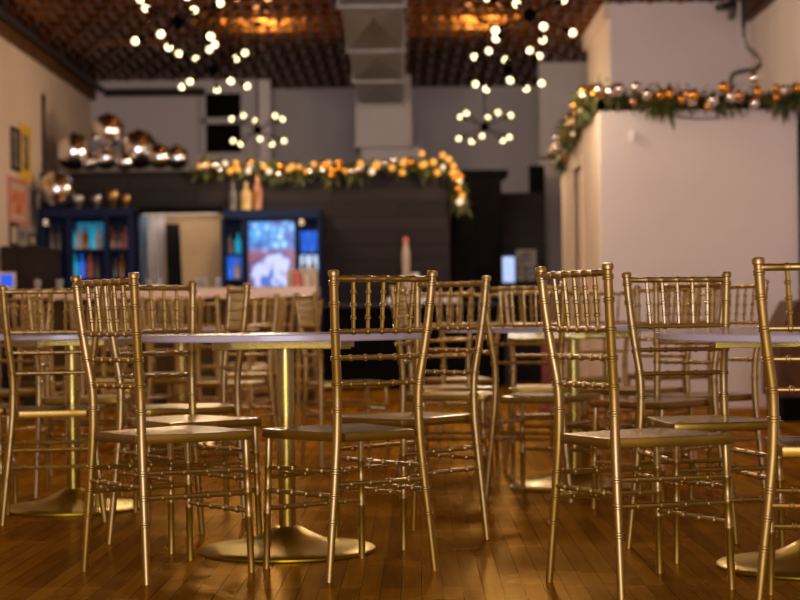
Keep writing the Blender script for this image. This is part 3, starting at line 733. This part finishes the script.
# navy cabinet on the right with lit screen
xa3, xb3, _, zt3 = rect(223, 322, 210, 300, YK)
cb = thing('navy_cabinet', 'navy cabinet around the glowing blue screen behind the bar', 'cabinet', ((xa3 + xb3) / 2, YK, 0))
ox = cb.location.x
bm = B(xa3 - ox, xb3 - ox, 0, .33, 0, .95); box(bm, xa3 - ox, xb3 - ox, .28, .33, .95, zt3); box(bm, xa3 - ox, xb3 - ox, -.03, .33, zt3 - .10, zt3)
for px0, px1 in ((223, 227), (243, 247), (296, 300), (318.5, 322)):
    box(bm, X(px0) - ox, X(px1) - ox, 0, .28, .95, zt3 - .1)
link_mesh('carcass', bm, M['navy'], cb, False)
for px0, px1 in ((227, 243), (300, 318.5)):
    for z in (1.22, 1.50):
        link_mesh('shelf', B(X(px0) - ox, X(px1) - ox, .03, .28, z - .012, z + .012), M['navy'], cb, False)
def screen_material():
    m = bpy.data.materials.new('blue_video_picture'); m.use_nodes = True; t = m.node_tree
    b = t.nodes['Principled BSDF']; b.inputs['Base Color'].default_value = (0.01, 0.01, 0.012, 1); b.inputs['Roughness'].default_value = .2
    tc = N(m, 'ShaderNodeTexCoord'); sx = N(m, 'ShaderNodeSeparateXYZ'); t.links.new(tc.outputs['Generated'], sx.inputs[0])
    mp = N(m, 'ShaderNodeMapping'); mp.inputs['Scale'].default_value = (1, 1, 1.2); t.links.new(tc.outputs['Generated'], mp.inputs['Vector'])
    vo = N(m, 'ShaderNodeTexVoronoi'); vo.inputs['Scale'].default_value = 6.0; t.links.new(mp.outputs['Vector'], vo.inputs['Vector'])
    r1 = N(m, 'ShaderNodeValToRGB'); e = r1.color_ramp.elements
    e[0].position = .12; e[0].color = (0.75, 1.0, 1.3, 1); e[1].position = .75; e[1].color = (0.0, 0.06, 0.42, 1)
    q = e.new(.34); q.color = (0.02, 0.40, 0.95, 1)
    t.links.new(vo.outputs['Distance'], r1.inputs['Fac'])
    # lower half: pale arcs on a dark wine ground
    mp2 = N(m, 'ShaderNodeMapping'); mp2.inputs['Location'].default_value = (-.48, 0, -.16); mp2.inputs['Scale'].default_value = (1, 0, 1.25)
    t.links.new(tc.outputs['Generated'], mp2.inputs['Vector'])
    wn_ = N(m, 'ShaderNodeTexNoise'); wn_.inputs['Scale'].default_value = 3.2; t.links.new(tc.outputs['Generated'], wn_.inputs['Vector'])
    ws_ = N(m, 'ShaderNodeVectorMath', operation='MULTIPLY_ADD'); ws_.inputs[1].default_value = (.75, 0, .9); ws_.inputs[2].default_value = (-.36, 0, -.42)
    t.links.new(wn_.outputs['Color'], ws_.inputs[0])
    wa_ = N(m, 'ShaderNodeVectorMath', operation='ADD'); t.links.new(mp2.outputs['Vector'], wa_.inputs[0]); t.links.new(ws_.outputs['Vector'], wa_.inputs[1])
    ln = N(m, 'ShaderNodeVectorMath', operation='LENGTH'); t.links.new(wa_.outputs['Vector'], ln.inputs[0])
    r2 = N(m, 'ShaderNodeValToRGB'); e = r2.color_ramp.elements
    e[0].position = .0; e[0].color = (0.01, 0.12, 0.62, 1); e[1].position = .62; e[1].color = (0.30, 0.05, 0.10, 1)
    for p_, c_ in ((.18, (0.02, 0.10, 0.5, 1)), (.25, (0.55, 0.62, 1.15, 1)), (.36, (0.62, 0.66, 1.1, 1)), (.44, (0.07, 0.03, 0.18, 1))):
        q = e.new(p_); q.color = c_
    t.links.new(ln.outputs['Value'], r2.inputs['Fac'])
    mr = N(m, 'ShaderNodeMapRange'); mr.inputs['From Min'].default_value = .50; mr.inputs['From Max'].default_value = .62
    t.links.new(sx.outputs['Z'], mr.inputs['Value'])
    mx = N(m, 'ShaderNodeMixRGB'); t.links.new(mr.outputs['Result'], mx.inputs['Fac']); t.links.new(r2.outputs['Color'], mx.inputs['Color1']); t.links.new(r1.outputs['Color'], mx.inputs['Color2'])
    t.links.new(mx.outputs['Color'], b.inputs['Emission Color']); b.inputs['Emission Strength'].default_value = 1.0
    return m
M['screen'] = screen_material()
s0, s1, sz0, sz1 = rect(247.5, 296, 221, 287, YK + .1)
tv = thing('television', 'glowing television with a blue and white picture behind the bar', 'television', ((s0 + s1) / 2, YK + .1, sz0))
link_mesh('screen', B((s0 - s1) / 2 + .01, (s1 - s0) / 2 - .01, -.004, .03, .01, sz1 - sz0 - .01), M['screen'], tv, False)
link_mesh('casing', B((s0 - s1) / 2, (s1 - s0) / 2, .0, .10, 0, sz1 - sz0, .004), M['black_metal'], tv, False)
M['bluepanel'] = mat('blue_light_panel', (0.01, 0.1, 0.4), 0.5, emit=(0.01, 0.12, 0.75), estr=.9)
M['whitepanel'] = mat('white_blue_light_panel', (0.5, 0.6, 0.8), 0.5, emit=(0.55, 0.75, 1.0), estr=.95)
for (px0, px1, py0, py1, key) in ((300.5, 318, 231, 251, 'bluepanel'), (300.5, 318, 254, 270, 'whitepanel'), (227.5, 243, 256, 279, 'bluepanel')):
    p0, p1, q0, q1 = rect(px0, px1, py0, py1, YK + .26)
    o = link_mesh('lit_panel', B(p0 - ox, p1 - ox, .262, .279, q0, q1), M[key], cb, False)
o['label'] = 'blue lit back panel of the left shelf column'
for px, z, key, lab in ((304.5, 1.512, 'bluelit', 'left glowing blue bottle on the upper shelf right of the television'), (313, 1.512, 'bluelit', 'right glowing blue bottle on the upper shelf right of the television'),
                   (305, 1.232, 'cream', 'left cream bottle on the lower shelf right of the television'), (313, 1.232, 'cream', 'right cream bottle on the lower shelf right of the television'),
                   (231, 1.232, 'bluelit', 'glowing blue bottle on the lower shelf left of the television'), (238, 1.232, 'cream', 'cream bottle on the lower shelf left of the television'),
                   (239, 1.512, 'tealbottle', 'teal bottle on the upper shelf left of the television'), (231, 1.512, 'greybottle', 'grey bottle on the upper shelf left of the television')):
    bottle('bottle', X(px), YK + .14, z, .036, .23, key, lab)
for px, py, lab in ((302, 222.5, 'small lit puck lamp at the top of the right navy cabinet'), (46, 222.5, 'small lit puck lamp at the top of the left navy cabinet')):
    c = at(px, py, YK - .01)  # glowing ball stands in for a chandelier reflection on the cabinet glass
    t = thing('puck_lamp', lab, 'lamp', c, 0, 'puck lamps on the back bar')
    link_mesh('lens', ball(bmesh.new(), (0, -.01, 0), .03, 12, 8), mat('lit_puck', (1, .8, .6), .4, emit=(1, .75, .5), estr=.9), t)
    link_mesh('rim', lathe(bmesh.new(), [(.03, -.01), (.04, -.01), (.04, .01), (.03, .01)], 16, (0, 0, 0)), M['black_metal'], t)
# three bottles standing on the right cabinet
for px, r, h, key, lab in ((234.5, .045, .32, 'greybottle', 'clear grey bottle on the right navy cabinet, left of the yellow one'), (247.5, .06, .32, 'yellowbottle', 'pale yellow bottle in the middle of three on the right navy cabinet'),
                      (259, .055, .40, 'amber', 'tall amber bottle, right of three on the right navy cabinet')):
    bottle('bottle', X(px), YK + .12, zt3, r, h, key, lab)

# ---------------------------------------------------------------- the bar
YF = 16.0
bx0, bx1 = at(14, 290, YF).x, at(317, 290, YF).x
zt4, zb4 = at(250, 287.5, YF).z, at(250, 297, YF).z
bar = thing('bar_counter', 'long wooden bar with vertical slat front and pale counter top', 'bar', ((bx0 + bx1) / 2, YF, 0))
ox = bar.location.x
link_mesh('counter_top', B(bx0 - ox, bx1 - ox, -.02, .62, zb4, zt4, .006), M['counter'], bar, False)
bm = bmesh.new()
n = 58; wdt = (bx1 - bx0 - .1) / n
for i in range(n):
    x = bx0 - ox + .05 + i * wdt
    box(bm, x + .004, x + wdt - .004, .10, .135, .10, zb4)
box(bm, bx0 - ox + .05, bx1 - ox - .05, .13, .5, .0, zb4)
link_mesh('slat_front', bm, M['slat'], bar, False)
link_mesh('kick_board', B(bx0 - ox + .05, bx1 - ox - .05, .105, .13, 0, .10), M['darkwood'], bar, False)
# point of sale tablet at the left end
a0, a1, c0, c1 = rect(-2, 16, 272, 288, YF + .1)
tb = thing('tablet', 'white framed tablet with a blue screen at the left end of the bar', 'tablet', ((a0 + a1) / 2, YF + .1, zt4))
hw = (a1 - a0) / 2
link_mesh('frame', B(-hw, hw, 0, .02, .02, .17, .006), M['cream'], tb, False)
link_mesh('screen', B(-hw + .025, hw - .025, -.003, .006, .035, .15), mat('blue_tablet_screen', (.01, .03, .2), .3, emit=(.01, .09, .75), estr=1.0), tb, False)
link_mesh('stand', B(-.05, .05, -.02, .09, 0, .022, .004), M['cream'], tb, False)
# the dark shelf unit at the left wall under the pictures
sx1 = at(36, 260, 17.6).x
sc = thing('dark_sideboard', 'dark brown sideboard against the left wall under the pictures', 'sideboard', ((XL + .01 + sx1) / 2, 17.6, 0))
hw = (sx1 - XL - .01) / 2; ztop = at(20, 246, 17.6).z
link_mesh('carcass', B(-hw, hw, 0, 1.3, 0, ztop - .03), M['darkwood'], sc, False)
link_mesh('top', B(-hw, hw + .015, -.02, 1.3, ztop - .03, ztop), M['darkwood'], sc, False)
for k in (0, 1):
    dd = link_mesh('door', B(-hw + .01 + k * hw, -.01 + k * hw, -.018, 0, .1, ztop - .06), M['darkwood'], sc, False)
    link_mesh('knob', ball(bmesh.new(), (-.03 + k * .06, -.03, .9), .014, 10, 6), M['brass'], dd)
# glasses and small things on the bar
k = 0
wds = ['leftmost', 'second from left', 'third from left', 'fourth from left', 'fifth from left', 'sixth from left', 'rightmost']
for px in (38, 60, 150, 160, 197, 205, 218):
    x = at(px, 288, YF + .3).x
    o = lathe(bmesh.new(), [(0, 0), (.028, 0), (.034, .10), (.031, .10), (.026, .008), (0, .008)], 16)
    tag(link_mesh('drinking_glass', o, M['glass'], loc=(x, YF + .3, zt4)), wds[k] + ' of the small clear glasses standing on the bar counter', 'glass', 'glasses on the bar'); k += 1
x = at(297, 280, YF + .35).x
tag(link_mesh('drinking_cup', lathe(bmesh.new(), [(0, 0), (.036, 0), (.044, .15), (.040, .15), (.034, .008), (0, .008)], 18), M['pink'], loc=(x, YF + .35, zt4)), 'pink red cup on the bar before the television', 'cup')
x = at(307, 280, YF + .35).x
tag(link_mesh('drinking_cup', lathe(bmesh.new(), [(0, 0), (.028, 0), (.036, .12), (.032, .12), (.026, .008), (0, .008)], 18), M['cream'], loc=(x, YF + .35, zt4)), 'pale cup on the bar right of the pink red cup', 'cup')
a0, a1, c0, c1 = rect(287, 318, 270, 288, YF + .52)
tag(link_mesh('cardboard_box', B((a0 - a1) / 2, (a1 - a0) / 2, 0, .08, 0, c1 - zt4, .004), M['paper'], loc=((a0 + a1) / 2, YF + .5, zt4)), 'low brown box on the bar behind the pink red cup', 'box')

# ---------------------------------------------------------------- black counter at the centre
YC = 19.1
k0, k1 = at(321, 303, YC).x, at(500, 303, YC).x; kz = at(400, 303, YC).z
bc = thing('black_counter', 'low black counter at the centre back before the dark shiplap wall', 'counter', ((k0 + k1) / 2, YC, 0))
hw = (k1 - k0) / 2
link_mesh('body', B(-hw + .02, hw - .02, .03, .45, 0, kz - .04), M['black'], bc, False)
link_mesh('top', B(-hw, hw, 0, .48, kz - .04, kz, .004), M['black_metal'], bc, False)
for px0, px1, lab in ((387, 404, 'left of the white napkin stacks on the black counter'), (420, 436, 'middle one of the white napkin stacks on the black counter'), (443, 457, 'right of the white napkin stacks on the black counter')):
    p0, p1, q0, q1 = rect(px0, px1, 297.5, 303, YC + .05)  # white slabs stand in for glossy reflections along the counter top
    t = thing('napkin_stack', lab, 'napkins', ((p0 + p1) / 2, YC + .05, kz), 0, 'napkin stacks on the black counter')
    M.setdefault('napkin', noisy(mat('white_napkin', (0.9, 0.9, 0.95), 0.8), 9, (0.88, 0.88, 0.93), (0.94, 0.94, 0.98)))
    for j in range(3):
        h = (q1 - q0) / 3
        link_mesh('napkin', B((p0 - p1) / 2 + .002 * j, (p1 - p0) / 2 - .002 * j, 0, .12, j * h, (j + 1) * h - .002, .002), M['napkin'], t, False)
c = at(406.5, 290, YC + .2)
bt = thing('bottle', 'tall narrow pale bottle with a red cap on the black counter', 'bottle', (c.x, YC + .22, kz))
link_mesh('glass_body', lathe(bmesh.new(), [(0, 0), (.05, 0), (.055, .05), (.05, .28), (.035, .34), (.042, .42), (.042, .56), (.024, .64), (.02, .66), (0, .66)], 18), M['paper'], bt)
link_mesh('cap', lathe(bmesh.new(), [(0, .655), (.028, .655), (.03, .70), (.02, .725), (0, .725)], 14), M['pink'], bt)
c = at(415, 290, YC + .2)
tag(link_mesh('drinking_cup', lathe(bmesh.new(), [(0, 0), (.038, 0), (.05, .33), (.045, .33), (.034, .01), (0, .01)], 18), M['whitecloth'], loc=(c.x, YC + .25, kz)), 'tall white cup on the black counter right of the pale bottle', 'cup')

# ---------------------------------------------------------------- dark corner right of the bar wall
a0, a1, c0, c1 = rect(451, 503, 172, 300, 19.9)
fr = thing('black_cabinet', 'tall black cabinet right of the dark shiplap wall under the hanging garland end', 'cabinet', ((a0 + a1) / 2, 19.9, 0))
hw = (a1 - a0) / 2
link_mesh('carcass', B(-hw, hw, .03, .7, 0, c1 - .04), M['black'], fr, False)
link_mesh('cornice', B(-hw, hw + .08, -.02, .7, c1 - .05, c1 + .02, .01), M['black'], fr, False)
for k in (0, 1):
    dd = link_mesh('door', B(-hw + .01 + k * hw, -.01 + k * hw, 0, .03, .1, c1 - .06), M['black'], fr, False)
    link_mesh('handle', B(-.05 + k * .07, -.03 + k * .07, -.025, 0, 1.0, 1.2), M['black_metal'], dd, False)
a0, a1, c0, c1 = rect(503, 538, 193, 300, 20.9)
struct('wall_service', B(a0 - .1, a1 + .1, 20.9, 21.0, 0, c1), M['shiplap'])
a2 = at(530, 165, 20.95)
struct('trim_5', B(a2.x - .01, a1 + .1, 20.9, 21.0, c1, at(530, 166, 20.95).z), M['black'])
a0, a1, c0, c1 = rect(503, 515, 257, 282, 19.75)
st = thing('tablet', 'upright glowing pale blue screen beside the tall black cabinet', 'screen', ((a0 + a1) / 2, 19.75, 0))
hw = (a1 - a0) / 2
link_mesh('display', B(-hw, hw, 0, .02, c0, c1), mat('pale_blue_display', (.3, .4, .6), .4, emit=(.30, .48, .95), estr=.85), st, False)
link_mesh('casing', B(-hw - .015, hw + .015, .02, .06, c0 - .02, c1 + .02, .004), M['black_metal'], st, False)
link_mesh('stand', B(-.05, .05, .02, .10, 0, c0 - .02), M['black_metal'], st, False)
def wall_picture_y(px0, px1, py0, py1, Y, fk, pk, label, depth=.03):
    a0, a1, c0, c1 = rect(px0, px1, py0, py1, Y)
    t = thing('framed_picture', label, 'picture', ((a0 + a1) / 2, Y, c0), 0, 'pictures on the walls')
    hw, h = (a1 - a0) / 2, c1 - c0
    link_mesh('frame', B(-hw, hw, -depth, 0, 0, h), M[fk], t, False)
    link_mesh('print', B(-hw + .02, hw - .02, -depth - .004, -depth, .02, h - .02), M[pk], t, False)
wall_picture_y(516.5, 536, 250, 266, 20.9, 'greyframe', 'greyprint', 'grey picture on the dark service wall right of the pale blue screen')
wall_picture_y(517, 524.5, 268.5, 280, 20.9, 'greyframe', 'greyprint', 'left of two small grey pictures below the grey picture on the service wall')
wall_picture_y(527, 535, 268.5, 280, 20.9, 'greyframe', 'greyprint', 'right of two small grey pictures below the grey picture on the service wall')

# ---------------------------------------------------------------- pictures on the left wall
def wall_picture(px0, px1, py0, py1, fk, pk, label, border=.04, mk=None):
    def yof(px, py):
        a, b = px - 400, py - 300
        return XL * F_PX / (a * cr - b * sr)
    pm = (py0 + py1) / 2
    y0, y1 = yof(px0, pm), yof(px1, pm); ym = (y0 + y1) / 2
    z0, z1 = at((px0 + px1) / 2, py1, ym).z, at((px0 + px1) / 2, py0, ym).z
    t = thing('framed_picture', label, 'picture', (XL, ym, z0), 0, 'pictures on the walls')
    h, d = (y1 - y0) / 2, z1 - z0
    bm = B(0, .02, -h, -h + border, 0, d); box(bm, 0, .02, h - border, h, 0, d); box(bm, 0, .02, -h + border, h - border, 0, border); box(bm, 0, .02, -h + border, h - border, d - border, d)
    link_mesh('frame', bm, M[fk], t, False)
    link_mesh('mat_board', B(0, .010, -h + border, h - border, border, d - border), M[mk or pk], t, False)
    q = border * 2.2
    if mk: link_mesh('print', B(.010, .013, -h + q, h - q, q, d - q), M[pk], t, False)
wall_picture(10.5, 19, 128, 171, 'darkwood', 'greyprint', 'dark framed picture high on the left wall beside the yellow frame')
wall_picture(19.5, 30, 125, 181, 'yellow_frame', 'greyprint', 'bright yellow framed picture high on the left wall', .11)
wall_picture(7.5, 26.5, 179, 225, 'pink_frame', 'orangeprint', 'pink framed picture with an orange red print on the left wall', .05, 'paper')
wall_picture(27.5, 36.5, 187, 232, 'greyframe', 'greyprint', 'grey framed picture on the left wall right of the pink frame', .05)
wall_picture(9, 17, 223, 246, 'darkwood', 'paper', 'small pale picture low on the left wall below the pink frame', .03)
wall_picture(17.5, 26, 226, 246, 'greyframe', 'greyprint', 'small dark picture low on the left wall, middle of the bottom row', .06)
wall_picture(28, 37, 234, 247, 'darkwood', 'paper', 'small brown picture low on the left wall, right of the bottom row', .03)

# ---------------------------------------------------------------- right edge: sloping brown wooden desk and a red board
a = at(779, 336, 12.6)
bx = thing('wooden_desk', 'brown wooden desk with a sloping end at the right edge behind the table', 'desk', (a.x, 12.6, 0))
pr = [(0, .18), (0, a.z), (.14, at(797, 300, 12.6).z), (.80, at(797, 300, 12.6).z), (.80, .18)]
bm = bmesh.new()
f0 = [bm.verts.new((x, 0, z)) for x, z in pr]; f1 = [bm.verts.new((x, .6, z)) for x, z in pr]
bm.faces.new(f0); bm.faces.new(list(reversed(f1)))
for i in range(len(pr)): bm.faces.new((f0[i], f0[(i + 1) % 5], f1[(i + 1) % 5], f1[i]))
link_mesh('body', bm, M['midwood'], bx, False)
link_mesh('plinth', B(.03, .80, .02, .58, 0, .18), M['black'], bx, False)
a0, a1, c0, c1 = rect(541.5, 551, 296, 392, 14.2)
rb = thing('red_stool', 'narrow brick red upright board far behind the table with the bright bracket', 'board', ((a0 + a1) / 2, 14.2, 0))
rb.name = 'red_board'
hw = (a1 - a0) / 2
link_mesh('panel', B(-hw, hw, 0, .03, .06, c1, .004), M['redbrown'], rb, False)
link_mesh('foot', B(-hw - .02, hw + .02, -.12, .15, 0, .06, .004), M['redbrown'], rb, False)
